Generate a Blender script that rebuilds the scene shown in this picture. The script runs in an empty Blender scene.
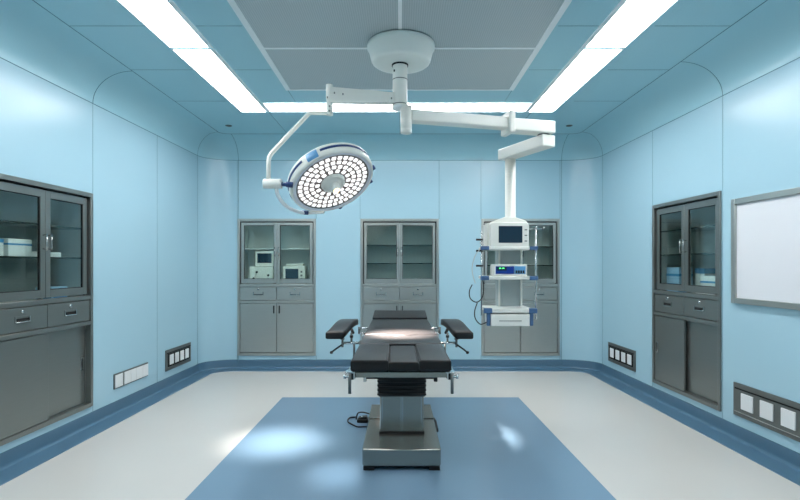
import bpy, bmesh, math, random
from mathutils import Vector, Matrix
random.seed(7)
S = bpy.context.scene
C = S.collection
PI = math.pi
R = math.radians

# ------------------------------------------------------------------ camera, world, exposure
EYE = 1.29
cam_d = bpy.data.cameras.new('camera'); cam_d.lens = 22.5; cam_d.sensor_width = 36
cam_d.shift_y = 14.5 / 800; cam_d.clip_start = .05
cam = bpy.data.objects.new('camera', cam_d); C.objects.link(cam)
cam.location = (0, 0, EYE); cam.rotation_euler = (PI / 2, 0, 0)
S.camera = cam
w = bpy.data.worlds.new('world'); S.world = w; w.use_nodes = True
w.node_tree.nodes['Background'].inputs[0].default_value = (.6, .75, .85, 1)
w.node_tree.nodes['Background'].inputs[1].default_value = .02
S.view_settings.view_transform = 'Standard'; S.view_settings.look = 'None'
S.view_settings.gamma = 1; S.view_settings.use_curve_mapping = False
S.view_settings.exposure = 0.88
PANEL_POWER = 8.5

# ------------------------------------------------------------------ helpers
def lin(c):
    return tuple(((v / 255 + .055) / 1.055) ** 2.4 if v > 10 else v / 255 / 12.92 for v in c) + (1,)

def mat(name, rgb, rough=.5, metal=0., spec=.5, bump=0., bscale=200., var=0., vscale=3., emit=None, es=0., coat=0., stretch=None):
    m = bpy.data.materials.new(name); m.use_nodes = True
    nt = m.node_tree; b = nt.nodes['Principled BSDF']
    col = lin(rgb)
    b.inputs['Base Color'].default_value = col
    b.inputs['Roughness'].default_value = rough
    b.inputs['Metallic'].default_value = metal
    b.inputs['Specular IOR Level'].default_value = spec
    b.inputs['Coat Weight'].default_value = coat
    tc = nt.nodes.new('ShaderNodeTexCoord')
    vec = tc.outputs['Object']
    if stretch:
        mp = nt.nodes.new('ShaderNodeMapping'); mp.inputs['Scale'].default_value = stretch
        nt.links.new(vec, mp.inputs['Vector']); vec = mp.outputs['Vector']
    if var > 0:
        n = nt.nodes.new('ShaderNodeTexNoise'); n.inputs['Scale'].default_value = vscale; n.inputs['Detail'].default_value = 4
        nt.links.new(vec, n.inputs['Vector'])
        mx = nt.nodes.new('ShaderNodeMix'); mx.data_type = 'RGBA'
        mx.inputs['A'].default_value = tuple(min(1, v * (1 - var)) for v in col[:3]) + (1,)
        mx.inputs['B'].default_value = tuple(min(1, v * (1 + var)) for v in col[:3]) + (1,)
        nt.links.new(n.outputs['Fac'], mx.inputs['Factor'])
        nt.links.new(mx.outputs['Result'], b.inputs['Base Color'])
    if bump > 0:
        n2 = nt.nodes.new('ShaderNodeTexNoise'); n2.inputs['Scale'].default_value = bscale; n2.inputs['Detail'].default_value = 3
        nt.links.new(vec, n2.inputs['Vector'])
        bp = nt.nodes.new('ShaderNodeBump'); bp.inputs['Strength'].default_value = bump; bp.inputs['Distance'].default_value = .002
        nt.links.new(n2.outputs['Fac'], bp.inputs['Height']); nt.links.new(bp.outputs['Normal'], b.inputs['Normal'])
    if emit:
        b.inputs['Emission Color'].default_value = lin(emit); b.inputs['Emission Strength'].default_value = es
    return m

def glass_mat(name, tint, refl):
    m = bpy.data.materials.new(name); m.use_nodes = True; nt = m.node_tree
    for n in list(nt.nodes): nt.nodes.remove(n)
    o = nt.nodes.new('ShaderNodeOutputMaterial'); mx = nt.nodes.new('ShaderNodeMixShader')
    t = nt.nodes.new('ShaderNodeBsdfTransparent'); t.inputs[0].default_value = tint
    g = nt.nodes.new('ShaderNodeBsdfGlossy'); g.inputs['Roughness'].default_value = .02; g.inputs[0].default_value = (.9, 1, 1, 1)
    lw = nt.nodes.new('ShaderNodeLayerWeight'); lw.inputs[0].default_value = .5
    pw = nt.nodes.new('ShaderNodeMath'); pw.operation = 'POWER'; pw.inputs[1].default_value = 3.0
    f = nt.nodes.new('ShaderNodeMath'); f.operation = 'MULTIPLY_ADD'; f.inputs[1].default_value = .4; f.inputs[2].default_value = refl
    nt.links.new(lw.outputs['Facing'], pw.inputs[0]); nt.links.new(pw.outputs[0], f.inputs[0])
    nt.links.new(f.outputs[0], mx.inputs[0]); nt.links.new(t.outputs[0], mx.inputs[1]); nt.links.new(g.outputs[0], mx.inputs[2])
    nt.links.new(mx.outputs[0], o.inputs[0])
    return m

M = dict(
    wall=mat('wall_panel_paint', (168, 204, 218), .25, spec=.45, bump=.05, bscale=60, var=.015, vscale=1.5),
    ceil=mat('ceiling_panel_paint', (162, 206, 218), .3, spec=.4, bump=.04, bscale=60, var=.015, vscale=1.5),
    seam=mat('panel_joint_sealant', (72, 116, 132), .6),
    floor=mat('pale_vinyl_floor', (206, 203, 197), .26, spec=.4, var=.02, vscale=2, bump=.03, bscale=120),
    mat_blue=mat('blue_vinyl_floor', (118, 146, 168), .25, spec=.45, var=.03, vscale=2, bump=.03, bscale=120),
    skirt=mat('blue_vinyl_skirting', (84, 118, 141), .3, spec=.5, var=.03, vscale=3),
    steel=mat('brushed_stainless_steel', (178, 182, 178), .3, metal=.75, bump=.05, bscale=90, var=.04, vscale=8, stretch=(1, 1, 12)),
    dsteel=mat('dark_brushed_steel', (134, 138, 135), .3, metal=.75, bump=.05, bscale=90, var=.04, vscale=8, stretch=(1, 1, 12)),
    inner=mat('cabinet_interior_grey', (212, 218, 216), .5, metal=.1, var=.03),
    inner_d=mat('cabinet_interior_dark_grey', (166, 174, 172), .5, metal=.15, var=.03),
    dark=mat('black_rubber', (14, 15, 17), .55, var=.1),
    gap=mat('dark_gap', (22, 24, 24), .8),
    glass=glass_mat('cabinet_glass', (.90, .95, .93, 1), .04),
    shelf=glass_mat('shelf_glass', (.80, .90, .87, 1), .05),
    chrome=mat('polished_chrome', (205, 208, 208), .2, metal=1, var=.02),
    white=mat('white_enamel', (238, 238, 230), .3, spec=.5, var=.01),
    canopy=mat('canopy_white_enamel', (238, 241, 234), .35, spec=.5, var=.01),
    frame_al=mat('pale_aluminium', (240, 244, 245), .4, metal=.1, var=.02),
    panel=mat('lamp_diffuser', (255, 255, 255), .5, emit=(253, 252, 252), es=PANEL_POWER),
    vinyl=mat('black_vinyl_upholstery', (20, 17, 17), .42, spec=.45, bump=.15, bscale=300, var=.06, vscale=6),
    vinyl_side=mat('black_vinyl_side', (12, 12, 13), .5, var=.08),
    navy=mat('navy_plastic', (40, 66, 118), .35, var=.04),
    sky=mat('light_blue_plastic', (96, 160, 208), .35, var=.03),
    blue=mat('blue_plastic', (72, 106, 146), .4, var=.04),
    led=mat('led_lens', (255, 255, 255), .3, emit=(255, 250, 246), es=.5),
    ledplate=mat('lamp_face_plate', (120, 110, 108), .4, metal=.3, var=.03),
    lampgrey=mat('lamp_rim_grey', (226, 228, 234), .35, var=.02),
    warm=mat('warm_lens', (250, 220, 170), .3, emit=(255, 226, 170), es=1.5),
    screen=mat('dark_screen', (22, 38, 52), .15, spec=.6, emit=(20, 50, 70), es=.15),
    screen_b=mat('blue_screen', (18, 42, 104), .2, emit=(30, 70, 190), es=.12),
    green=mat('green_readout', (80, 220, 120), .4, emit=(90, 255, 130), es=1.2),
    paper=mat('white_carton', (226, 230, 230), .6, var=.02),
    cblue=mat('blue_carton_print', (54, 134, 186), .55, var=.03),
    cpale=mat('pale_blue_carton', (150, 190, 220), .55, var=.03),
    socket=mat('white_socket_plastic', (228, 230, 230), .4, var=.01),
    plate=mat('outlet_plate_steel', (112, 116, 114), .4, metal=.6, var=.04),
    board=mat('white_panel_face', (226, 228, 232), .3, spec=.5, var=.01),
    cable=mat('black_cable', (20, 22, 30), .5, var=.1),
    wcable=mat('grey_cable', (176, 180, 178), .5, var=.03),
)

def grille_mat():
    m = mat('perforated_diffuser', (168, 172, 178), .55, metal=.2)
    nt = m.node_tree; b = nt.nodes['Principled BSDF']
    tc = nt.nodes.new('ShaderNodeTexCoord')
    wv = nt.nodes.new('ShaderNodeTexWave'); wv.inputs['Scale'].default_value = 22; wv.inputs['Distortion'].default_value = 1.2
    wv.inputs['Detail'].default_value = 1
    nt.links.new(tc.outputs['Object'], wv.inputs['Vector'])
    v = nt.nodes.new('ShaderNodeTexVoronoi'); v.inputs['Scale'].default_value = 160
    nt.links.new(tc.outputs['Object'], v.inputs['Vector'])
    mx = nt.nodes.new('ShaderNodeMix'); mx.data_type = 'RGBA'
    mx.inputs['A'].default_value = lin((176, 187, 190)); mx.inputs['B'].default_value = lin((192, 201, 203))
    nt.links.new(wv.outputs['Fac'], mx.inputs['Factor']); nt.links.new(mx.outputs['Result'], b.inputs['Base Color'])
    bp = nt.nodes.new('ShaderNodeBump'); bp.inputs['Strength'].default_value = .3; bp.inputs['Distance'].default_value = .002
    nt.links.new(v.outputs['Distance'], bp.inputs['Height']); nt.links.new(bp.outputs['Normal'], b.inputs['Normal'])
    return m
M['grille'] = grille_mat()
M['spine'] = mat('pendant_spine_grey', (172, 182, 182), .4, var=.02)
M['tsteel'] = mat('table_stainless_steel', (158, 157, 150), .27, metal=.85, bump=.05, bscale=90, var=.04, vscale=8, stretch=(1, 1, 12))
M['lampgrey2'] = mat('lamp_face_ring_grey', (226, 229, 236), .4, var=.02)

_b = M['vinyl'].node_tree.nodes['Principled BSDF']
_b.inputs['Sheen Weight'].default_value = .14; _b.inputs['Sheen Roughness'].default_value = .35; _b.inputs['Sheen Tint'].default_value = (1, .96, .96, 1)

class MB:
    def __init__(self): self.bm = bmesh.new(); self.mats = []
    def mi(self, m):
        if m is None: return 0
        if m not in self.mats: self.mats.append(m)
        return self.mats.index(m)
    def box(self, x0, x1, y0, y1, z0, z1, m=None, bev=0, seg=2):
        i = self.mi(m); bm = self.bm
        vs = [bm.verts.new(p) for p in [(x0,y0,z0),(x1,y0,z0),(x1,y1,z0),(x0,y1,z0),(x0,y0,z1),(x1,y0,z1),(x1,y1,z1),(x0,y1,z1)]]
        fs = [bm.faces.new([vs[k] for k in q]) for q in [(0,3,2,1),(4,5,6,7),(0,1,5,4),(1,2,6,5),(2,3,7,6),(3,0,4,7)]]
        for f in fs: f.material_index = i
        if bev > 0:
            es = list({e for f in fs for e in f.edges})
            r = bmesh.ops.bevel(bm, geom=es, offset=bev, segments=seg, affect='EDGES', profile=.5)
            for f in r['faces']: f.material_index = i; f.smooth = True
        return self
    def prism(self, poly, z0, z1, m=None, bev=0, axis='z', top=None, mtop=None, seg=3):
        """poly of (a,b); axis z: (x,y) extruded in z; axis y: (x,z) extruded in y; axis x: (y,z) extruded in x"""
        i = self.mi(m); bm = self.bm
        def P(a, b, c):
            return {'z': (a, b, c), 'y': (a, c, b), 'x': (c, a, b)}[axis]
        tp = top or poly
        lo = [bm.verts.new(P(a, b, z0)) for a, b in poly]; hi = [bm.verts.new(P(a, b, z1)) for a, b in tp]
        n = len(poly); fs = [bm.faces.new(lo[::-1]), bm.faces.new(hi)]
        for k in range(n): fs.append(bm.faces.new([lo[k], lo[(k+1) % n], hi[(k+1) % n], hi[k]]))
        bmesh.ops.recalc_face_normals(bm, faces=fs)
        for f in fs: f.material_index = i
        if mtop: fs[1].material_index = self.mi(mtop)
        if bev > 0:
            es = list({e for e in fs[1].edges} | {e for e in fs[0].edges})
            r = bmesh.ops.bevel(bm, geom=es, offset=bev, segments=seg, affect='EDGES', profile=.5)
            for f in r['faces']: f.smooth = True; f.material_index = i if not mtop else f.material_index
        return self
    def tube(self, pts, r, m=None, seg=10, cap=True, rs=None):
        i = self.mi(m); bm = self.bm; pts = [Vector(p) for p in pts]
        rings = []; prev = None
        for k, p in enumerate(pts):
            if k == 0: t = pts[1] - p
            elif k == len(pts) - 1: t = p - pts[k-1]
            else: t = (pts[k+1] - p).normalized() + (p - pts[k-1]).normalized()
            t.normalize()
            if prev is None:
                a = Vector((0, 0, 1)) if abs(t.z) < .9 else Vector((1, 0, 0))
                u = t.cross(a).normalized()
            else:
                u = (prev - t * prev.dot(t)).normalized()
            prev = u; v = t.cross(u)
            rr = rs[k] if rs else r
            rings.append([bm.verts.new(p + (u * math.cos(2*PI*j/seg) + v * math.sin(2*PI*j/seg)) * rr) for j in range(seg)])
        for a, b in zip(rings, rings[1:]):
            for j in range(seg):
                f = bm.faces.new([a[j], a[(j+1) % seg], b[(j+1) % seg], b[j]]); f.smooth = True; f.material_index = i
        if cap:
            for rg in (rings[0][::-1], rings[-1]):
                f = bm.faces.new(rg); f.material_index = i
        return self
    def lathe(self, prof, c=(0,0,0), m=None, seg=48, basis=None, ms=None, a0=0, a1=2*PI):
        """prof [(r, h)], around axis basis[2] at c"""
        bm = self.bm; c = Vector(c)
        e1, e2, e3 = basis or (Vector((1,0,0)), Vector((0,1,0)), Vector((0,0,1)))
        full = abs(a1 - a0 - 2*PI) < 1e-6; n = seg if full else seg + 1
        rings = []
        for r, h in prof:
            if r < 1e-6: rings.append([bm.verts.new(c + e3 * h)] * n)
            else: rings.append([bm.verts.new(c + (e1 * math.cos(a0 + (a1-a0)*j/seg) + e2 * math.sin(a0 + (a1-a0)*j/seg)) * r + e3 * h) for j in range(n)])
        for k, (a, b) in enumerate(zip(rings, rings[1:])):
            i = self.mi(ms[k] if ms else m)
            for j in range(seg):
                j2 = (j + 1) % n
                vs = []
                for v in (a[j], a[j2], b[j2], b[j]):
                    if v not in vs: vs.append(v)
                if len(vs) > 2:
                    f = bm.faces.new(vs); f.smooth = True; f.material_index = i
        return self
    def build(self, name, m=None, parent=None, bevel=0, smooth_angle=None, loc=None):
        bmesh.ops.recalc_face_normals(self.bm, faces=self.bm.faces[:])
        me = bpy.data.meshes.new(name); self.bm.to_mesh(me); self.bm.free()
        if self.mats and m is None:
            for x in self.mats: me.materials.append(x)
        elif self.mats:
            for x in self.mats: me.materials.append(x)
        else: me.materials.append(m)
        o = bpy.data.objects.new(name, me); C.objects.link(o)
        if parent: o.parent = parent
        if loc: o.location = loc
        if bevel:
            b = o.modifiers.new('bevel', 'BEVEL'); b.width = bevel; b.segments = 2; b.limit_method = 'ANGLE'
        if smooth_angle:
            for p in me.polygons: p.use_smooth = True
            me.set_sharp_from_angle(angle=R(smooth_angle))
        return o

def tag(o, label=None, cat=None, group=None, kind=None):
    if label: o['label'] = label
    if cat: o['category'] = cat
    if group: o['group'] = group
    if kind: o['kind'] = kind
    return o
def empty(name, loc, rz=0, label=None, cat=None, group=None):
    o = bpy.data.objects.new(name, None); C.objects.link(o); o.empty_display_size = .1
    o.location = loc; o.rotation_euler = (0, 0, rz)
    return tag(o, label, cat, group)
def kids(o): return [c for c in bpy.data.objects if c.parent == o]
def copy_tree(o, parent=None):
    c = o.copy(); C.objects.link(c); c.parent = parent
    for ch in kids(o): copy_tree(ch, c)
    return c

# ------------------------------------------------------------------ room geometry
YB, YF = 6.22, -1.0           # back wall, front wall
ZC, ZV, ZK = 2.846, 2.585, .107   # ceiling, underside of cove, top of skirting
TOE = math.atan(.0333)
def WX(y): return 2.604 - .0333 * y      # distance of a side wall from the centre line

def inset(y, o):
    """distance of the cove line o from the centre line; the cove is a little wider towards the front"""
    return WX(y) - o * (1.19 - .085 * (y - 2.94) if o > 0 else 1)

def plan(o, side_pts, ncorner=12, cove=True):
    """plan outline (left-front round to right-front) offset o metres into the room"""
    k = min(1, o / .29)
    rx = .396 + (.12 - .396) * k; ry = .28 + (.09 - .28) * k
    yb = YB - .92 * o if o > .2 else YB - o
    cy = yb - ry
    ins = inset if cove else (lambda y, o: WX(y) - o)
    L = [(-ins(y, o), min(y, cy)) for y in side_pts]
    cxl = -ins(cy, o) + rx
    cor = [(cxl - rx * math.cos(PI/2*j/ncorner), cy + ry * math.sin(PI/2*j/ncorner)) for j in range(ncorner + 1)]
    P = L + cor
    return P + [(-x, y) for x, y in reversed(P)]
SIDE = [YF, 0.5, 1.6, 2.6, 3.4, 4.2, 5.0, 5.6]

def sweep(profile, m, name, lo=None, hi=None, smooth=True, cove=True):
    mb = MB(); mi = mb.mi(m); rows = []
    for o, z in profile:
        p = plan(o, SIDE, cove=cove); p = p[lo:hi]
        rows.append([mb.bm.verts.new((x, y, z)) for x, y in p])
    for a, b in zip(rows, rows[1:]):
        for j in range(len(a) - 1):
            f = mb.bm.faces.new([a[j], a[j+1], b[j+1], b[j]]); f.smooth = smooth; f.material_index = mi
    return mb

def side_xy(sgn):
    return lambda y: (sgn * WX(y), y)
def wall(name, fn, us, zs, holes):
    us = sorted(set(us + [h[i] for h in holes for i in (0, 1)])); zs = sorted(set(zs + [h[i] for h in holes for i in (2, 3)]))
    mb = MB(); mi = mb.mi(M['wall']); g = {}
    def V(i, j):
        if (i, j) not in g:
            x, y = fn(us[i]); g[i, j] = mb.bm.verts.new((x, y, zs[j]))
        return g[i, j]
    for i in range(len(us) - 1):
        for j in range(len(zs) - 1):
            um, zm = (us[i] + us[i+1]) / 2, (zs[j] + zs[j+1]) / 2
            if any(h[0] < um < h[1] and h[2] < zm < h[3] for h in holes): continue
            f = mb.bm.faces.new([V(i, j), V(i+1, j), V(i+1, j+1), V(i, j+1)]); f.material_index = mi
    return mb
CW, CH, CZ = .975, 1.70, .158      # cabinet width, height, height above the floor
HZ = (CZ + .012, CZ + CH - .012)
def hole(c): return (c - CW/2 + .012, c + CW/2 - .012, *HZ)
LC_Y, RC_Y = 3.52, 4.336           # centres of the two side wall cabinets
BC_X = (-1.533, -.005, 1.499)      # centres of the three back wall cabinets
SR = .0022
wl = wall('wall_left', side_xy(-1), [YF, 5.94], [0, ZV], [hole(LC_Y)])
for y in (4.02, 5.017, 5.94, 1.2, 2.4): wl.tube([(-WX(y), y, ZK), (-WX(y), y, ZV)], SR * .7, M['seam'], 6)
tag(wl.build('wall_left'), kind='structure')
wr = wall('wall_right', side_xy(1), [YF, 5.94], [0, ZV], [hole(RC_Y)])
for y in (3.836, 4.836, 5.94, 1.2, 2.4): wr.tube([(WX(y), y, ZK), (WX(y), y, ZV)], SR * .7, M['seam'], 6)
tag(wr.build('wall_right'), kind='structure')
cx = WX(5.94) - .396
wb = wall('wall_back', lambda u: (u, YB), [-cx, cx], [0, ZV], [hole(c) for c in BC_X])
mi = wb.mi(M['wall'])
for s in (-1, 1):
    pr = [(s * (cx + .396 * math.cos(PI/2*j/14)), 5.94 + .28 * math.sin(PI/2*j/14)) for j in range(15)]
    lo = [wb.bm.verts.new((x, y, 0)) for x, y in pr]; hi = [wb.bm.verts.new((x, y, ZV)) for x, y in pr]
    for j in range(14):
        f = wb.bm.faces.new([lo[j], lo[j+1], hi[j+1], hi[j]]); f.smooth = True; f.material_index = mi
for x in (-cx, cx): wb.tube([(x, YB, ZK), (x, YB, ZV)], SR, M['seam'], 6)
for c in BC_X:
    for s in (-1, 1):
        x = c + s * (CW/2 + .004); wb.tube([(x, YB, CZ + CH), (x, YB, ZV)], SR * .8, M['seam'], 6); wb.tube([(x, YB, ZK), (x, YB, CZ)], SR * .8, M['seam'], 6)
tag(wb.build('wall_back'), kind='structure')
wf = MB().box(-2.8, 2.8, YF - .1, YF, 0, ZC, M['wall'])
tag(wf.build('wall_front'), kind='structure')

# cove between walls and ceiling, with its panel joints
prof = [(.29 * (1 - math.cos(PI/2*k/14)), ZV + (ZC - ZV) * math.sin(PI/2*k/14)) for k in range(15)]
cv = sweep(prof, M['ceil'], 'trim_1')
n = len(plan(0, SIDE))
for row in (0, len(prof) - 1):
    cv.tube([(x, y, prof[row][1]) for x, y in plan(prof[row][0], SIDE)], SR * 1.2, M['seam'], 6)
for idx in (len(SIDE), len(SIDE) + 12, n - len(SIDE) - 13, n - len(SIDE) - 1):
    cv.tube([(*plan(o, SIDE)[idx], z) for o, z in prof], SR, M['seam'], 6)
for s, y in ((-1, 4.02), (1, 3.836), (-1, 2.4), (1, 2.4)):
    cv.tube([(s * inset(y, o), y, z) for o, z in prof], SR, M['seam'], 6)
tag(cv.build('trim_1'), kind='structure')

# ceiling sheet with joints
cl = MB(); f = cl.bm.faces.new([cl.bm.verts.new((x, y, ZC)) for x, y in plan(.29, SIDE)] ); f.material_index = cl.mi(M['ceil'])
for y in (1.02, 1.77, 2.51, 3.26, 3.995, 4.76):
    for s in (-1, 1):
        cl.tube([(s * 1.66, y, ZC), (s * inset(y, .29), y, ZC)], SR * .8, M['seam'], 6)
        if y < 4.5: cl.tube([(s * 1.03, y, ZC), (s * 1.33, y, ZC)], SR * .8, M['seam'], 6)
for s in (-1, 1):
    cl.tube([(s * 1.0, 4.46, ZC), (s * 1.0, 4.8, ZC)], SR * .8, M['seam'], 6)
    cl.tube([(s * 1.34, 5.09, ZC), (s * 1.34, 5.95, ZC)], SR * .8, M['seam'], 6)
cl.tube([(0, 5.09, ZC), (0, 5.95, ZC)], SR * .8, M['seam'], 6)
tag(cl.build('ceiling'), kind='structure')

# floor, blue field, skirting
fl = MB().box(-2.75, 2.75, YF - .1, YB + .05, -.1, 0, M['floor'])
tag(fl.build('floor'), kind='structure')
bf = MB().prism([(-1.205, 1.3), (1.21, 1.3), (1.149, 4.85), (-1.14, 4.85)], 0, .002, M['mat_blue'])
tag(bf.build('floor_inlay'), kind='structure')
kp = [(-.002, ZK + .001), (.005, ZK), (.005, ZK - .004), (.005, .03), (.005, .026)] + [(.005 + .022 * (1 - math.cos(PI/2*k/6)), .026 - .0225 * math.sin(PI/2*k/6)) for k in range(1, 7)] + [(.031, .0034), (.172, .003), (.175, .003), (.178, 0)]
a, b = len(SIDE) + 1, n - len(SIDE)
for nm, lo, hi in (('baseboard_left', 0, a), ('baseboard_back', a - 1, b), ('baseboard_right', b - 1, n)):
    k_ = sweep(kp, M['skirt'], nm, lo, hi, cove=False)
    k_.tube([(x, y, ZK) for x, y in plan(.003, SIDE, cove=False)[lo:hi]], .0025, M['seam'], 6)
    if nm == 'baseboard_back':
        for x in (-cx, cx): k_.tube([(x, YB - .006, .05), (x, YB - .006, ZK)], SR, M['seam'], 6)
    tag(k_.build(nm, smooth_angle=None), kind='structure')

# ------------------------------------------------------------------ ceiling fixtures
def ceiling_light(quad, inner, label):
    """quad: four plan corners of the bright diffuser, near-left round; inner: +1/-1/0 side of the wide flange"""
    cxm = sum(p[0] for p in quad) / 4; cym = sum(p[1] for p in quad) / 4
    e = empty('ceiling_light', (cxm, cym, ZC), 0, label, 'ceiling light', 'flush ceiling light panels')
    q = [(x - cxm, y - cym) for x, y in quad]
    d = MB().prism(q, -.004, -.002, M['panel']); d.build('diffuser', parent=e)
    wl_, wr_ = (.034, .009) if inner < 0 else (.009, .034) if inner > 0 else (.012, .012)
    o = [(q[0][0] - wl_, q[0][1] - .012), (q[1][0] + wr_, q[1][1] - .012), (q[2][0] + wr_, q[2][1] + .01), (q[3][0] - wl_, q[3][1] + .01)]
    fr = MB(); mi = fr.mi(M['frame_al']); bm = fr.bm
    def ring(pts, z): return [bm.verts.new((x, y, z)) for x, y in pts]
    A, B, Cc, D = ring(o, -.001), ring(o, -.007), ring(q, -.007), ring(q, -.004)
    for a_, b_ in ((A, B), (B, Cc), (Cc, D)):
        for j in range(4): bm.faces.new([a_[j], a_[(j+1) % 4], b_[(j+1) % 4], b_[j]]).material_index = mi
    fr.build('frame', parent=e)
    return e
def lx(y, x0, x1):   # edge line through measured points at y=2.94 and y=5.076
    return x0 + (x1 - x0) * (y - 2.94) / (5.076 - 2.94)
words = {0: 'end nearest the back wall', 1: 'second from the back wall', 2: 'third from the back wall'}
for s, side in ((-1, 'left'), (1, 'right')):
    for k, (y0, y1) in enumerate(((3.61, 5.076), (2.135, 3.57), (.66, 2.095))):
        o0, o1, i0, i1 = [s * v for v in ((lx(y0, 1.653, 1.606), lx(y1, 1.653, 1.606), lx(y0, 1.372, 1.36), lx(y1, 1.372, 1.36)) if s < 0 else (lx(y0, 1.624, 1.552), lx(y1, 1.624, 1.552), lx(y0, 1.335, 1.31), lx(y1, 1.335, 1.31)))]
        quad = [(o0, y0), (i0, y0), (i1, y1), (o1, y1)] if s < 0 else [(i0, y0), (o0, y0), (o1, y1), (i1, y1)]
        ceiling_light(quad, -s, f'white rectangular ceiling light panel in the {side} row, {words[k]}')
ceiling_light([(-1.312, 4.81), (-.006, 4.81), (-.006, 5.072), (-1.312, 5.072)], 0, 'long white ceiling light panel across the back, left half')
ceiling_light([(.006, 4.81), (1.265, 4.81), (1.265, 5.072), (.006, 5.072)], 0, 'long white ceiling light panel across the back, right half')

e = empty('air_diffuser', (0, 3.16, ZC), 0, 'large grey perforated ceiling air diffuser in pale metal frame', 'air vent')
fr = MB()
YE = [1.875, 2.73, 3.585, 4.44]
for x0, x1 in ((-1.015, -.972), (.967, 1.01)): fr.box(x0, x1, YE[0] - 3.16, YE[-1] - 3.16, -.009, -.001, M['frame_al'], .002)
fr.box(-.012, .012, YE[0] - 3.16, YE[-1] - 3.16, -.008, -.001, M['frame_al'])
for y in YE: fr.box(-1.015, 1.01, y - 3.16 - .012, y - 3.16 + .012, -.008, -.001, M['frame_al'])
fr.build('frame', parent=e)
for j in range(3):
    for x0, x1 in ((-.972, -.012), (.012, .967)):
        MB().box(x0, x1, YE[j] + .012 - 3.16, YE[j+1] - .012 - 3.16, -.005, -.001, M['grille']).build('perforated_panel', parent=e)

for x, side in ((-1.92, 'left'), (1.895, 'right')):
    o = MB().lathe([(0, -.012), (.02, -.011), (.036, -.004), (.036, -.0005)], m=M['plate'], seg=20).build('ceiling_sensor', loc=(x, 5.6, ZC))
    tag(o, f'tiny dark round ceiling fitting in the back {side} corner', 'sensor', 'tiny round ceiling fittings')

# ------------------------------------------------------------------ cabinets
def handle_bar(mb, x, z0, z1, y, r=.006, off=.03):
    mb.tube([(x, y, z0 + .008), (x, y - off, z0), (x, y - off, z1), (x, y, z1 - .008)], r, M['chrome'], 8)

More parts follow.
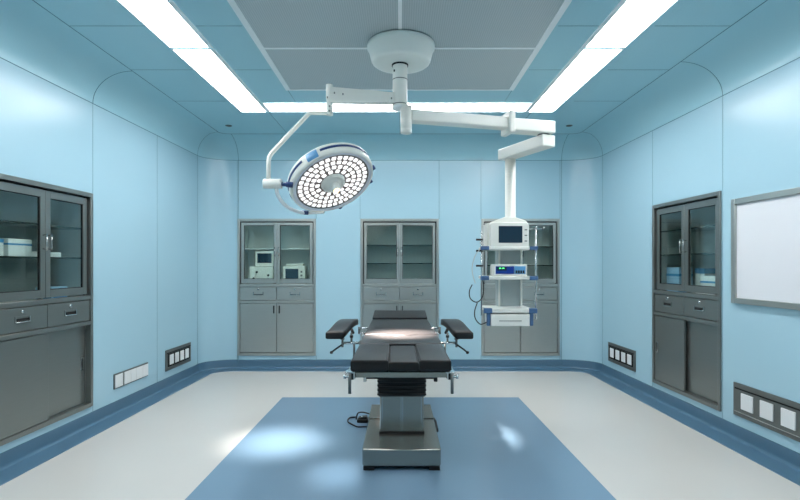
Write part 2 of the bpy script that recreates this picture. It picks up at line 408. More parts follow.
def cabinet(loc, rz, label, lower, dark=False, front_first=0, glass_handles=True, shelves=(1.187, 1.42), metal_shelf=False, slot=None):
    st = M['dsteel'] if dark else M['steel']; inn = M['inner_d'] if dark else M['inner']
    e = empty('medical_cabinet', loc, rz, label, 'cabinet')
    W, H, D = CW, CH, .36; h = W / 2
    c = MB()
    # outer casing standing a little proud of the wall
    for x0, x1 in ((-h, -h + .03), (h - .03, h)): c.box(x0, x1, -.014, .03, 0, H, st, .003)
    c.box(-h + .03, h - .03, -.014, .03, H - .032, H, st); c.box(-h + .03, h - .03, -.014, .03, 0, .032, st)
    for z0, z1 in ((.855, .889), (.653, .685)): c.box(-h + .03, h - .03, -.012, .03, z0, z1, st, .003)
    c.build('casing', parent=e)
    b = MB(); g = .014
    b.box(-h + g, -h + g + .008, .03, D, .02, H - .02, inn); b.box(h - g - .008, h - g, .03, D, .02, H - .02, inn)
    b.box(-h + g, h - g, D - .008, D, .02, H - .02, inn)
    for z in (.022, .66, .868, H - .028): b.box(-h + g, h - g, .03, D, z, z + .008, inn)
    b.box(-.012, .012, .034, .06, .03, H - .02, inn)
    for x0, x1 in ((-h + .03, -h + .05), (h - .05, h - .03)): b.box(x0, x1, .032, .036, .89, H - .032, M['gap'])
    b.box(-h + .03, h - .03, .032, .036, H - .056, H - .032, M['gap'])  # dark strips standing in for shade in the gap round the glass doors
    b.build('carcass', parent=e)
    for z in shelves:
        if metal_shelf: MB().box(-h + .03, h - .03, .06, D - .01, z - .012, z, inn).build('shelf', parent=e)
        else: MB().box(-h + .03, h - .03, .055, D - .01, z - .011, z, M['shelf_g']).build('shelf', parent=e)
    # glazed doors
    for s in (-1, 1):
        x0, x1 = sorted((s * .002, s * (h - .043)))
        z0, z1 = .897, H - .046
        sw = .045 if lower == 'sliding' else .034; tr = .05 if lower == 'sliding' else .034; d = MB()
        for a_, b_ in ((x0, x0 + sw), (x1 - sw, x1)): d.box(a_, b_, .008, .03, z0, z1, st, .002)
        d.box(x0 + sw, x1 - sw, .008, .03, z0, z0 + .055, st); d.box(x0 + sw, x1 - sw, .008, .03, z1 - tr, z1, st)
        # dark sealing strip just inside the frame
        for a_, b_, p, q in ((x0 + sw, x0 + sw + .005, z0 + .055, z1 - tr), (x1 - sw - .005, x1 - sw, z0 + .055, z1 - tr),
                             (x0 + sw, x1 - sw, z0 + .055, z0 + .06), (x0 + sw, x1 - sw, z1 - tr - .005, z1 - tr)):
            d.box(a_, b_, .014, .027, p, q, M['gap'])
        do = d.build('glass_door', parent=e)
        MB().box(x0 + sw + .005, x1 - sw - .005, .018, .022, z0 + .06, z1 - tr - .005, M['glass']).build('pane', parent=do)
        if glass_handles:
            hb = MB(); handle_bar(hb, s * .024, 1.235, 1.345, .008, .0045, .028); hb.build('handle', parent=do)
    # drawers
    for s in (-1, 1):
        x0, x1 = sorted((s * .003, s * (h - .034)))
        d = MB().box(x0, x1, -.006, .02, .69, .85, st, .003); xm = (x0 + x1) / 2
        do = d.build('drawer', parent=e)
        p = MB(); p.box(xm - .055, xm + .055, -.009, -.005, .757, .778 if lower == 'sliding' else .764, M['gap'], 0)
        p.box(xm - .06, xm + .06, -.02, -.006, .75, .758, M['chrome'], .002); p.box(xm - .06, xm + .06, -.012, -.006, .786, .792, st)
        for t in (-1, 1): p.box(xm + t * .06 - .003, xm + t * .06 + .003, -.014, -.006, .75, .792, M['chrome'])
        p.build('pull', parent=do)
        MB().lathe([(.011, 0), (.011, .008), (.004, .010), (0, .010)], (xm, -.006, .822), M['chrome'], 14, (Vector((1,0,0)), Vector((0,0,1)), Vector((0,-1,0)))).build('lock', parent=do)
    # lower doors
    z0, z1 = .038, .648
    if lower == 'hinged':
        for s in (-1, 1):
            x0, x1 = sorted((s * .003, s * (h - .034)))
            do = MB().box(x0, x1, -.006, .018, z0, z1, st, .003).build('door', parent=e)
            hb = MB(); hb.box(s * .035 - .006, s * .035 + .006, -.022, -.006, .525, .62, M['gap'], .002); hb.build('handle', parent=do)
    else:
        for s in (-1, 1):
            front = (s == front_first); dy = -.004 if front else .030
            x0, x1 = sorted((s * -.012, s * (h - .034)))
            do = MB().box(x0, x1, dy, dy + .018, z0 - .004, z1, st, .002).build('sliding_door', parent=e)
            if slot == s:
                hb = MB(); xh = s * (h - .075)
                hb.box(xh - .012, xh + .012, dy - .003, dy, .30, .40, M['chrome'], .001); hb.box(xh - .007, xh + .007, dy - .004, dy - .002, .307, .393, M['gap']); hb.build('handle', parent=do)
        MB().box(-h + .03, h - .03, .050, .053, .03, .655, M['gap']).build('dark_gap_backing', parent=e)  # dark sheet standing in for shade behind and between the sliding doors
    return e
M['shelf_g'] = mat('shelf_glass_edge', (34, 62, 58), .1, spec=.6)
nt = M['shelf_g'].node_tree; nt.nodes['Principled BSDF'].inputs['Transmission Weight'].default_value = .7

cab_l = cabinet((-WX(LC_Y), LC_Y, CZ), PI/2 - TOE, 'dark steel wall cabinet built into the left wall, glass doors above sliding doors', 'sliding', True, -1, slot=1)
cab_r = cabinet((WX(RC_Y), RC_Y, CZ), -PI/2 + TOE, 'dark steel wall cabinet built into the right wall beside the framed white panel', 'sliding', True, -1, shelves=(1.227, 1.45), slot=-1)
cabinet((BC_X[0], YB, CZ), 0, 'steel cabinet in the back wall holding small monitors, left of the operating table', 'hinged', shelves=(1.335,), metal_shelf=True)
cabinet((BC_X[1], YB, CZ), 0, 'steel cabinet in the back wall directly behind the operating table', 'hinged', shelves=(1.15, 1.38))
cabinet((BC_X[2], YB, CZ), 0, 'steel cabinet in the back wall behind the white equipment pendant', 'hinged', shelves=(1.125, 1.36))

# contents
def carton(par_loc, rz, lx_, ly_, lz_, w_, d_, h_, label, style, group=None):
    """box standing at local (lx_, ly_, lz_) of a cabinet"""
    ca, sa = math.cos(rz), math.sin(rz)
    x = par_loc[0] + ca * lx_ - sa * ly_; y = par_loc[1] + sa * lx_ + ca * ly_
    e = empty('carton', (x, y, par_loc[2] + lz_), rz, label, 'box', group)
    body = M['cpale'] if style == 'pale' else M['paper']
    MB().box(-w_/2, w_/2, -d_/2, d_/2, 0, h_, body, .002).build('body', parent=e)
    if style in ('band', 'pale'):
        p = MB(); p.box(-w_/2 - .001, w_/2 + .001, -d_/2 - .001, d_/2 + .001, h_ * .64, h_ * .74, M['cblue'])
        if style == 'pale': p.box(-w_/2 + .02, w_/2 - .01, -d_/2 - .0012, -d_/2, h_ * .1, h_ * .35, M['cblue'])
        p.build('printed_band', parent=e)
    if style == 'cap':
        MB().box(-w_/2 - .001, w_/2 + .001, -d_/2 - .001, d_/2 + .001, h_ * .80, h_ + .001, M['cblue']).build('printed_band', parent=e)
    return e
LL = (-WX(LC_Y), LC_Y, CZ); LR = PI/2 - TOE
RL = (WX(RC_Y), RC_Y, CZ); RR = -PI/2 + TOE
g_ = None
carton(LL, LR, -.135, .15, 1.187, .20, .14, .117, 'white carton with blue band on a glass shelf of the left cabinet', 'band')
carton(LL, LR, -.29, .17, 1.187, .08, .14, .11, 'narrow white carton with blue top at the left edge of the shelf, left cabinet', 'cap')
carton(LL, LR, .035, .16, 1.187, .085, .10, .038, 'small low white box beside the banded carton, left cabinet', 'plain')
carton(LL, LR, .225, .15, 1.187, .11, .10, .036, 'flat white box behind the far glass door of the left cabinet', 'plain')
carton(LL, LR, .25, .15, .876, .17, .12, .088, 'blue package lying on the cabinet bottom behind the left wall glass', 'pale')
carton(RL, RR, -.345, .17, .876, .20, .13, .23, 'pale blue carton behind the far glass door of the right cabinet', 'pale')
carton(RL, RR, -.07, .24, .876, .13, .1, .22, 'blue topped carton between the others in the right cabinet', 'cap')
carton(RL, RR, .045, .16, .876, .10, .1, .14, 'small white box standing in the middle of the right cabinet', 'plain')
carton(RL, RR, .20, .14, .876, .19, .12, .16, 'white carton with blue band at the near end of the right cabinet', 'band')

def small_monitor(loc, w_, h_, label, knobs=True):
    e = empty('patient_monitor', loc, 0, label, 'monitor')
    MB().box(-w_/2, w_/2, -.09, .09, 0, h_, M['white'], .008).build('body', parent=e)
    MB().box(-w_*.38, w_*(.38 if not knobs else .2), -.094, -.088, h_*.22, h_*.86, M['screen'], .002).build('screen', parent=e)
    if knobs:
        for k in range(3):
            MB().box(w_*.30, w_*.38, -.096, -.088, h_*(.25 + .2*k), h_*(.35 + .2*k), M['plate'], .001).build('button', parent=e)
    return e
# generator box with monitor on top (left back cabinet)
e = empty('instrument_box', (-1.74, 6.38, 1.034), 0, 'white instrument box with dials on the lower left of the back left cabinet', 'instrument')
MB().box(-.148, .148, -.1, .1, .0, .232, M['white'], .006).build('body', parent=e)
for x, z in ((-.06, .16), (.085, .12), (-.10, .08)):
    MB().lathe([(.014, 0), (.012, .012), (0, .012)], (x, -.1, z), M['dark'], 14, (Vector((1,0,0)), Vector((0,0,1)), Vector((0,-1,0)))).build('knob', parent=e)
small_monitor((-1.705, 6.38, 1.267), .235, .19, 'white monitor with dark screen stacked on the instrument box', False)
small_monitor((-1.335, 6.38, 1.034), .28, .235, 'white monitor with dark screen on the lower right of the back left cabinet')
o = tag(MB().box(-.11, .11, -.06, .06, 0, .03, M['white'], .01).build('white_tray', loc=(-1.335, 6.38, 1.27)), 'low white tray on top of the right hand small monitor', 'tray')
o = tag(MB().lathe([(0, 0), (.018, 0), (.018, .06), (.01, .075), (0, .075)], m=M['white'], seg=16).build('medicine_bottle', loc=(.26, 6.36, 1.042)), 'tiny white bottle behind right glass door of the middle back cabinet', 'bottle')
o = tag(MB().box(-.05, .05, -.04, .04, 0, .02, M['paper'], .004).build('instrument_tray', loc=(-.235, 6.36, 1.042)), 'small pale tray behind left glass door of the middle back cabinet', 'tray')

# ------------------------------------------------------------------ wall fittings
def on_wall(s, y, z, name, label, cat, group=None):
    """Empty on a side wall: local x runs along the wall, local y into it"""
    return empty(name, (s * WX(y), y, z), (PI/2 - TOE) if s < 0 else (-PI/2 + TOE), label, cat, group)
def socket_panel(s, y0, y1, z0, z1, n_, label, cells, wide=False):
    ym = (y0 + y1) / 2; L = (y1 - y0); hgt = z1 - z0
    e = on_wall(s, ym, z0, 'socket_panel', label, 'electrical outlet')
    b = MB().box(-L/2, L/2, -.012, .0, 0, hgt, M['plate'], .002)
    b.box(-L/2 + .02, L/2 - .02, -.016, -.012, hgt * .82, hgt * .86, M['gap'])
    b.box(-L/2 + .02, L/2 - .02, -.018, -.012, hgt * .13, hgt * .15, M['chrome'] if wide else M['plate'])
    if not wide: b.box(-L/2 + .035, L/2 - .035, -.014, -.012, hgt * .18, hgt * .8, M['gap'])
    b.build('plate', parent=e)
    for c_ in cells:
        o = MB().box(c_[0], c_[1], -.02, -.011, hgt * c_[2], hgt * c_[3], M['socket'], .002).build('socket', parent=e)
    return e
# y positions along the walls from the pillar joints
def yy(px): return 1302 / (px + 16.65)     # px: distance in photo columns from the centre line, used once to read off wall positions
pitch = lambda L, n_, w_, m_: [(-L/2 + m_ + k * (L - 2*m_ - w_) / (n_ - 1), -L/2 + m_ + k * (L - 2*m_ - w_) / (n_ - 1) + w_, .26, .74) for k in range(n_)]
L1 = yy(210) - yy(235)
socket_panel(-1, 5.174, 5.745, .182, .398, 4, 'dark four-socket outlet plate low on the left wall near the back corner', pitch(.571, 4, .08, .07))
socket_panel(1, 5.153, 5.77, .182, .398, 4, 'dark four-socket outlet plate low on the right wall near the back corner', pitch(.617, 4, .085, .065))
e = socket_panel(1, 2.62, 3.705, .15+.032, .15+.272, 5, 'large grey outlet plate with wide white sockets below the framed white panel', [(-.455 + k * .182, -.455 + k * .182 + .114, .26, .74) for k in range(5)], True)
# the white double unit on the left wall
e = on_wall(-1, 4.562, .216, 'switch_panel', 'pale outlet strip with white square covers low on left wall beside the cabinet', 'electrical outlet')
b = MB().box(-.270, .270, -.01, 0, 0, .130, M['plate'], .002); b.build('plate', parent=e)
for x0, x1 in ((-.262, -.154), (-.128, -.031), (-.027, .057), (.061, .165), (.169, .262)):
    MB().box(x0, x1, -.016, -.009, .009, .119, M['socket'], .002).build('cover', parent=e)

# framed white panel
e = on_wall(1, 3.08, 1.006, 'wall_panel_board', 'white framed viewing panel with grey steel frame on the right wall', 'whiteboard')
b = MB(); L = 1.255; H = .765; t = .042
b.box(-L/2, -L/2 + t, -.03, 0, 0, H, M['steel'], .004); b.box(L/2 - t, L/2, -.03, 0, 0, H, M['steel'], .004)
b.box(-L/2 + t, L/2 - t, -.03, 0, 0, t, M['steel'], .004); b.box(-L/2 + t, L/2 - t, -.03, 0, H - t, H, M['steel'], .004)
b.build('frame', parent=e)
MB().box(-L/2 + t, L/2 - t, -.014, -.002, t, H - t, M['board']).build('panel', parent=e)

# ------------------------------------------------------------------ operating table
T = empty('operating_table', (.005, 3.6, 0), 0, 'operating table with black pads on a steel pedestal in the middle', 'operating table')
def tb(x): return x
oy = 3.6
# base
b = MB(); b.prism([(-.235, 3.12-oy), (.245, 3.12-oy), (.252, 3.14-oy), (.246, 4.10-oy), (-.238, 4.10-oy), (-.242, 3.14-oy)], .03, .137, M['tsteel'], .008)
b.prism([(-.240, 3.74-oy), (.248, 3.74-oy), (.244, 4.09-oy), (-.236, 4.09-oy)], .137, .145, M['tsteel'], .003)
b.build('base', parent=T)
for x in (-.20, .21):
    for y in (3.15, 4.03):
        MB().box(x - .035, x + .035, y - oy - .025, y - oy + .045, 0.002, .03, M['dark'], .004).build('foot', parent=T)
MB().box(-.225, .235, 3.16-oy, 4.05-oy, .012, .03, M['dark']).build('underbase', parent=T)
c = MB()
pl = [(-.143, 3.42), (-.135, 3.41), (.149, 3.41), (.157, 3.42), (.157, 3.75), (-.143, 3.75)]
c.prism([(x, y - oy) for x, y in pl], .15, .44, M['tsteel'])
for x in (-.126, .002, .014, .14): c.box(x - .0015, x + .0015, 3.407-oy, 3.411-oy, .155, .39, M['chrome'])
c.build('column', parent=T)
MB().box(-.148, .162, 3.403-oy, 3.755-oy, .137, .155, M['dark'], .004).build('gasket', parent=T)
bl = MB()
for k in range(10):
    z = .392 + k * .03; q = .006
    bl.box(-.160, .174, 3.39-oy, 3.77-oy, z + .007, z + .023, M['dark'], .006); bl.box(-.150, .164, 3.40-oy, 3.76-oy, z, z + .03, M['dark'])
bl.build('bellows', parent=T)
fr = MB(); fr.box(-.242, .246, 2.65-oy, 4.45-oy, .690, .720, M['tsteel'], .003)
fr.box(-.19, -.06, 2.70-oy, 3.2-oy, .672, .690, M['dark']); fr.box(.09, .19, 2.70-oy, 3.2-oy, .672, .690, M['dark'])
fr.box(-.20, -.185, 2.66-oy, 2.69-oy, .665, .690, M['chrome']); fr.box(.175, .195, 2.66-oy, 2.69-oy, .665, .690, M['dark'], .004)
fr.box(-.10, .10, 4.40-oy, 4.80-oy, .70, .72, M['tsteel'])
fr.build('frame', parent=T)
for s in (-1, 1):
    r_ = MB()
    for y0, y1 in ((2.72, 3.12), (3.25, 4.42)):
        r_.box(s*.283 - .005, s*.283 + .005, y0-oy, y1-oy, .688, .714, M['chrome'], .002)
        for y in (y0 + .06, y1 - .06): r_.tube([(s*.24, y-oy, .70), (s*.285, y-oy, .70)], .008, M['chrome'], 8)
    r_.build('side_rail', parent=T)
    k_ = MB(); k_.box(s*.262 - .012, s*.262 + .012, 2.645-oy, 2.70-oy, .68, .716, M['dark'], .002)
    k_.box(s*.265 - .03, s*.265 + .022, 2.64-oy, 2.70-oy, .714, .722, M['chrome'], .002)
    k_.box(s*.247 - .004, s*.247 + .004, 2.64-oy, 2.70-oy, .684, .716, M['chrome'])
    k_.tube([(s*.270, 2.635-oy, .715), (s*.270, 2.635-oy, .610)], .0085, M['plate'], 12)
    k_.tube([(s*.27, 2.635-oy, .700), (s*.297, 2.635-oy, .700)], .007, M['chrome'], 10)
    k_.lathe([(0, 0), (.012, 0), (.012, .012), (0, .012)], (s*.290, 2.635-oy, .700), M['chrome'], 12, (Vector((0,1,0)), Vector((0,0,1)), Vector((s,0,0))))
    k_.build('rail_clamp', parent=T)

def pad(name, poly, z0, z1, top=None, bev=.014):
    p = MB(); p.prism([(x, y - oy) for x, y in poly], z0, z1, M['vinyl'], bev, seg=3)
    return p.build(name, parent=T, smooth_angle=50)
zt, zb = .787, .725
pad('leg_pad', [(-.2655, 2.63), (-.066, 2.63), (-.070, 3.178), (-.264, 3.178)], zb, zt)
pad('leg_pad', [(.096, 2.63), (.2655, 2.63), (.264, 3.178), (.092, 3.178)], zb, zt)
pad('leg_pad', [(-.0655, 2.634), (.0955, 2.634), (.0915, 3.178), (-.0695, 3.178)], zb, zt - .0105)
# curved joint between seat and back pads
jn = [(-.263, 3.60), (-.15, 3.60), (-.105, 3.585), (-.06, 3.545), (.06, 3.545), (.105, 3.585), (.15, 3.60), (.263, 3.60)]
pad('seat_pad', [(-.264, 3.186), (.264, 3.186)] + [(x, y - .005) for x, y in jn[::-1]], zb, zt, bev=.01)
pad('back_pad', [(x, y + .007) for x, y in jn] + [(.248, 4.57), (-.260, 4.57)], zb, zt + .003, bev=.012)
hd = MB(); hd.prism([(4.585-oy, .735), (4.585-oy, .802), (4.60-oy, .808), (4.93-oy, .838), (4.93-oy, .765)], -.258, .246, M['vinyl'], .008, axis='x')
hd.build('head_pad', parent=T, smooth_angle=50)

def armboard(s):
    ax = -.018 if s > 0 else 0
    bm_ = MB()
    y0 = 3.78
    # metal linkage: vertical post, horizontal bar to the rail, dropped rod
    bm_.tube([(s*.372, y0-oy, .70), (s*.372, y0-oy, .775)], .008, M['plate'], 10)
    bm_.tube([(s*.372, y0-oy, .738), (s*.372, y0-oy, .755)], .013, M['dark'], 10)
    bm_.tube([(s*.43, y0-oy, .697), (s*.288, y0-oy, .697)], .010, M['chrome'], 12)
    bm_.tube([(s*.352, y0-oy, .70), (s*.352, y0-oy, .585)], .009, M['plate'], 10)
    bm_.box(s*.30 - .012, s*.30 + .012, y0-oy-.02, y0-oy+.02, .655, .715, M['plate'], .003)
    bm_.tube([(s*.44, y0-oy, .73), (s*.44, y0-oy, .665)], .009, M['plate'], 10)
    bm_.tube([(s*.44, y0-oy, .722), (s*.44, y0-oy, .735)], .016, M['plate'], 12)
    bm_.tube([(s*.36, y0-oy, .775), (s*.40, 4.0-oy, .785)], .012, M['dark'], 8)
    root = bm_.build('armboard', parent=T, loc=(ax, 0, 0))
    lv = MB(); lv.tube([(s*.43, y0-oy, .693), (s*.50, y0-oy-.01, .645), (s*.52, y0-oy-.012, .628)], .0065, M['dark'], 10)
    lv.lathe([(0, -.012), (.010, -.008), (.012, 0), (.010, .008), (0, .012)], (s*.522, y0-oy-.012, .627), M['dark'], 12)
    lv.build('lever', parent=root)
    kb = MB(); kb.tube([(s*.315, y0-oy+.03, .765), (s*.315, y0-oy+.03, .815)], .010, M['plate'], 10)
    kb.tube([(s*.27, y0-oy+.03, .765), (s*.325, y0-oy+.03, .765)], .007, M['chrome'], 10); kb.tube([(s*.25, y0-oy+.03, .805), (s*.31, y0-oy+.03, .805)], .006, M['chrome'], 10)
    kb.tube([(s*.285, y0-oy+.03, .70), (s*.285, y0-oy+.03, .77)], .007, M['chrome'], 10)
    kb.build('clamp', parent=root)
    # contoured pad: cross-section rings along its length
    st = [(3.695, -.490, .783, .118), (3.70, -.490, .790, .132), (3.76, -.478, .799, .136), (3.84, -.463, .817, .136), (3.92, -.449, .834, .138),
          (4.00, -.438, .842, .140), (4.08, -.428, .843, .142), (4.15, -.420, .838, .14), (4.18, -.417, .832, .12)]
    p = MB(); bm = p.bm; mi = p.mi(M['vinyl']); rings = []
    for i, (y, x, z, w_) in enumerate(st):
        th = .052 if 0 < i < len(st) - 1 else .036; rr = .012; hw = w_ / 2
        pts = []
        for cx_, cz_, a0 in ((hw - rr, z - rr, 0), (-hw + rr, z - rr, PI/2), (-hw + rr, z - th + rr, PI), (hw - rr, z - th + rr, 1.5*PI)):
            for k in range(4):
                a_ = a0 + PI/2 * k / 3; pts.append((cx_ + rr * math.cos(a_), cz_ + rr * math.sin(a_)))
        rings.append([bm.verts.new((-s * x + px, y - oy, pz)) for px, pz in pts])
    for a_, b_ in zip(rings, rings[1:]):
        for j in range(len(a_)):
            f = bm.faces.new([a_[j], a_[(j+1) % len(a_)], b_[(j+1) % len(a_)], b_[j]]); f.smooth = True; f.material_index = mi
    bm.faces.new(rings[0]); bm.faces.new(rings[-1][::-1])
    p.build('arm_pad', parent=root, smooth_angle=60)
armboard(-1); armboard(1)
k_ = MB(); k_.box(.262, .285, 3.78-oy, 4.0-oy, .02, .05, M['dark'], .006); k_.box(.248, .27, 3.86-oy, 3.92-oy, .04, .09, M['dark'], .004)
k_.build('brake_pedal', parent=T)

# foot pedal and cable on the floor
e = empty('foot_pedal', (-.305, 4.10, .002), 0, 'small black foot pedal on the blue floor left of the table base', 'pedal')
MB().box(-.045, .045, -.04, .04, 0, .028, M['dark'], .008).build('housing', parent=e)
MB().prism([(-.035, .028), (.035, .028), (.035, .048), (-.035, .034)], -.03, .03, M['dark'], .003, axis='y').build('treadle', parent=e)
MB().lathe([(0, 0), (.012, 0), (.010, .006), (0, .006)], (0, -.01, .042), M['chrome'], 12).build('button', parent=e)
def smooth_path(pts, n_=8):
    P = [Vector(p) for p in pts]; out = []
    for i in range(len(P) - 1):
        p0, p1, p2, p3 = P[max(i-1, 0)], P[i], P[i+1], P[min(i+2, len(P)-1)]
        for k in range(n_):
            t = k / n_
            out.append(.5 * ((2*p1) + (-p0 + p2)*t + (2*p0 - 5*p1 + 4*p2 - p3)*t*t + (-p0 + 3*p1 - 3*p2 + p3)*t**3))
    return out + [P[-1]]
cb = MB().tube(smooth_path([(-.246, 4.02, .09), (-.30, 4.06, .09), (-.345, 4.10, .07), (-.362, 4.14, .012), (-.37, 4.2, .008), (-.42, 4.18, .008), (-.425, 4.08, .008), (-.36, 3.98, .008), (-.33, 3.95, .008), (-.26, 3.95, .010)]), .006, M['cable'], 8)
tag(cb.build('power_cable'), 'thin black cable looping on the floor by the foot pedal', 'cable')

# ------------------------------------------------------------------ ceiling mount, shared by lamp and pendant
PX, PY = 0.0, 3.526
def at(px, py, Y): return Vector(((px - 400) * Y / 500, Y, EYE + (264.5 - py) * Y / 500))
e = empty('ceiling_mount', (PX, PY, ZC), 0, 'white tapered drum with thick pole hanging from the ceiling grille', 'ceiling mount')
zc = ZC
MB().lathe([(0, -.009), (.232, -.009), (.238, -.013), (.238, -.038), (.232, -.040), (.208, -.124), (.203, -.134), (.192, -.142), (.17, -.146), (.07, -.148), (0, -.148)], (.007, 0, 0), M['canopy'], 64).build('canopy', parent=e)
MB().lathe([(.058, -.145), (.058, -.158), (0, -.158)], m=M['dark'], seg=32).build('collar', parent=e)
MB().lathe([(.052, -.155), (.052, -.449), (.046, -.457), (0, -.457)], m=M['white'], seg=36).build('pole', parent=e)
rg = MB()
for h in (-.256, -.43): rg.lathe([(.0525, h + .003), (.0535, h), (.0525, h - .003)], m=M['plate'], seg=36)
rg.build('ring', parent=e)
MB().lathe([(.047, -.44), (.056, -.446), (.056, -.462), (.04, -.466), (0, -.466)], (-.0, 0, 0), M['frame_al'], 36).build('end_cap', parent=e)
MB().box(-.045, -.035, -.051, -.047, -.215, -.20, M['dark']).build('screw', parent=e)

# ------------------------------------------------------------------ surgical lamp
HC = Vector((-.468, 3.50, 1.860))
LP = empty('surgical_lamp', HC, 0, 'round white surgical lamp with rings of lit lenses hanging from a jointed arm', 'lamp')
def rel(v): return Vector(v) - HC
dvec = (HC - Vector((0, 0, EYE))).normalized(); rv = dvec.cross(Vector((0, 0, 1))).normalized(); uv = rv.cross(dvec).normalized()
ta = R(25)
e3 = (.783 * (math.sin(ta) * rv - math.cos(ta) * uv) - .622 * dvec).normalized()     # face normal, towards the table
e1 = (math.cos(ta) * rv + math.sin(ta) * uv); e1 = (e1 - e3 * e1.dot(e3)).normalized(); e2 = e3.cross(e1)
BS = (e1, e2, e3); Z0 = Vector((0, 0, 0))
RL_ = .262; RO = .302
MB().lathe([(0, -.100), (.16, -.098), (.25, -.090), (.290, -.090), (.304, -.076), (.307, -.060), (.306, -.018), (.302, -.004), (.296, .003), (.286, .005), (.284, .003), (.268, .003), (RL_, -.003)], Z0, M['white'], 96, BS,
           ms=[M['white']] * 9 + [M['lampgrey2']] * 3).build('housing', parent=LP)
MB().lathe([(RL_ + .001, -.004), (0, -.004)], Z0, M['ledplate'], 72, BS).build('face_plate', parent=LP)
MB().lathe([(RL_ + .004, .0), (RL_ + .001, .003), (RL_ - .003, .001)], Z0, M['plate'], 96, BS).build('bezel', parent=LP)
def ang(p): return math.atan2(p.dot(e2), p.dot(e1))
# navy strips round the shoulder of the housing
for a0, a1 in ((R(14), R(88)), (R(114), R(166)), (R(176), R(215)), (R(-50), R(-30))):
    MB().lathe([(.3055, -.054), (.310, -.052), (.3105, -.036), (.3055, -.034)], Z0, M['navy'], 36, BS, a0=a0, a1=a1).build('trim_strip', parent=LP)
for a_, sz in ((R(-8), .012), (R(-34), .012), (R(-95), .014)):
    c_ = e1 * math.cos(a_) * .308 + e2 * math.sin(a_) * .308 - e3 * .015
    MB().tube([c_ - e3 * sz, c_ + e3 * sz], .014, M['navy'], 10).build('clip', parent=LP)
MB().lathe([(.303, -.066), (.314, -.060), (.315, -.014), (.303, -.004)], Z0, M['sky'], 16, BS, a0=R(92), a1=R(107)).build('touch_panel', parent=LP)
# LED lenses
def led_mesh():
    p = MB(); hw = .0156; rr = .006; pts = []
    for cx_, cy_, a0 in ((hw - rr, hw - rr, 0), (-hw + rr, hw - rr, PI/2), (-hw + rr, -hw + rr, PI), (hw - rr, -hw + rr, 1.5*PI)):
        for k in range(3): a_ = a0 + PI/4 * k; pts.append((cx_ + rr * math.cos(a_), cy_ + rr * math.sin(a_)))
    p.prism(pts, 0, .004, M['led'], .0012, seg=1); return p
proto = led_mesh().build('led_lens', parent=LP); first = True
random.seed(3)
for r_, n_ in ((.238, 35), (.196, 29), (.154, 22), (.114, 14)):
    for k in range(n_):
        a_ = 2*PI * (k + .5 * (n_ % 2)) / n_ + .1
        if first: o = proto; first = False
        else: o = proto.copy(); C.objects.link(o); o.parent = LP
        er = e1 * math.cos(a_) + e2 * math.sin(a_); et = e3.cross(er)
        pos = er * r_ + e3 * (-.003)
        tw = random.uniform(-.12, .12)
        er, et = er * math.cos(tw) + et * math.sin(tw), et * math.cos(tw) - er * math.sin(tw)
        o.matrix_local = Matrix(((er.x, et.x, e3.x, pos.x), (er.y, et.y, e3.y, pos.y), (er.z, et.z, e3.z, pos.z), (0, 0, 0, 1)))
MB().lathe([(.088, -.004), (.084, .012), (.070, .018), (.066, .012), (.05, .022), (0, .024)], Z0, M['white'], 48, BS).build('hub', parent=LP)
MB().lathe([(.032, .02), (.030, .055), (.027, .068), (.022, .072), (0, .073)], Z0, M['canopy'], 28, BS).build('sterile_handle', parent=LP)
MB().lathe([(.023, .0725), (.016, .080), (0, .082)], Z0, M['warm'], 20, BS).build('camera_lens', parent=LP)

# hinge, yoke and suspension
hubc = at(272.5, 183.8, 3.3)
y_ = MB().tube([rel(at(263.5, 183.8, 3.3)), rel(at(281.8, 183.8, 3.3))], .032, M['white'], 24); y_.build('hinge_drum', parent=LP, bevel=.004)
MB().tube([rel(at(281.5, 184.2, 3.3)), rel(at(286, 184.4, 3.3)), rel(at(286.5, 184.4, 3.3)), rel(at(293, 185, 3.31))], .0, M['navy'], 16, rs=[.014, .014, .019, .019]).build('hinge_joint', parent=LP)
MB().tube(smooth_path([rel(p) for p in (at(276.5, 188, 3.3), at(277.5, 194, 3.32), at(281, 200.5, 3.38), at(287, 206.5, 3.46), at(295, 210.7, 3.56), at(305, 212.8, 3.65), at(323, 211.5, 3.72))]), .0125, M['frame_al'], 12).build('yoke', parent=LP)
MB().tube([rel(at(302, 212.3, 3.64)), rel(at(308, 212.8, 3.66))], .016, M['navy'], 14).build('yoke_joint', parent=LP)
MB().tube([rel(at(308, 213.2, 3.66)), rel(at(324, 212, 3.70))], .011, M['white'], 14).build('yoke_grip', parent=LP)
MB().tube([rel(at(333, 113.2, 3.5)), rel(at(311.5, 112.9, 3.48)), rel(at(308.8, 113.8, 3.48)), rel(at(307, 115.6, 3.478)), rel(at(271.8, 153, 3.335)), rel(at(269.4, 156.8, 3.32)), rel(at(268.5, 161, 3.31)), rel(at(268.4, 181, 3.3))], .0145, M['white'], 14).build('drop_tube', parent=LP)
jx = -.4935
MB().lathe([(0, 0), (.024, 0), (.025, -.004), (.025, -.10), (.022, -.103), (.022, -.19), (.024, -.20), (.024, -.214), (0, -.214)][::1], rel((jx, 3.5, 2.548)), M['white'], 28).build('elbow_joint', parent=LP)
ar = MB(); mi = ar.mi(M['white'])
ar.prism([(jx - HC.x, 2.424 - HC.z), (-.04 - HC.x, 2.418 - HC.z), (-.04 - HC.x, 2.490 - HC.z), (jx - HC.x, 2.530 - HC.z)], -.022, .040, M['white'], .006, axis='y')
ar.build('spring_arm', parent=LP)
sc = MB()
for px, py in ((334.5, 93), (343, 94.3), (327.5, 97.5), (329.5, 106.3), (329.5, 111), (391.5, 98.5)):
    p = rel(at(px, py, 3.48)); sc.box(p.x - .004, p.x + .004, p.y - .006, p.y + .002, p.z - .006, p.z + .006, M['plate'])
sc.build('screw', parent=LP)

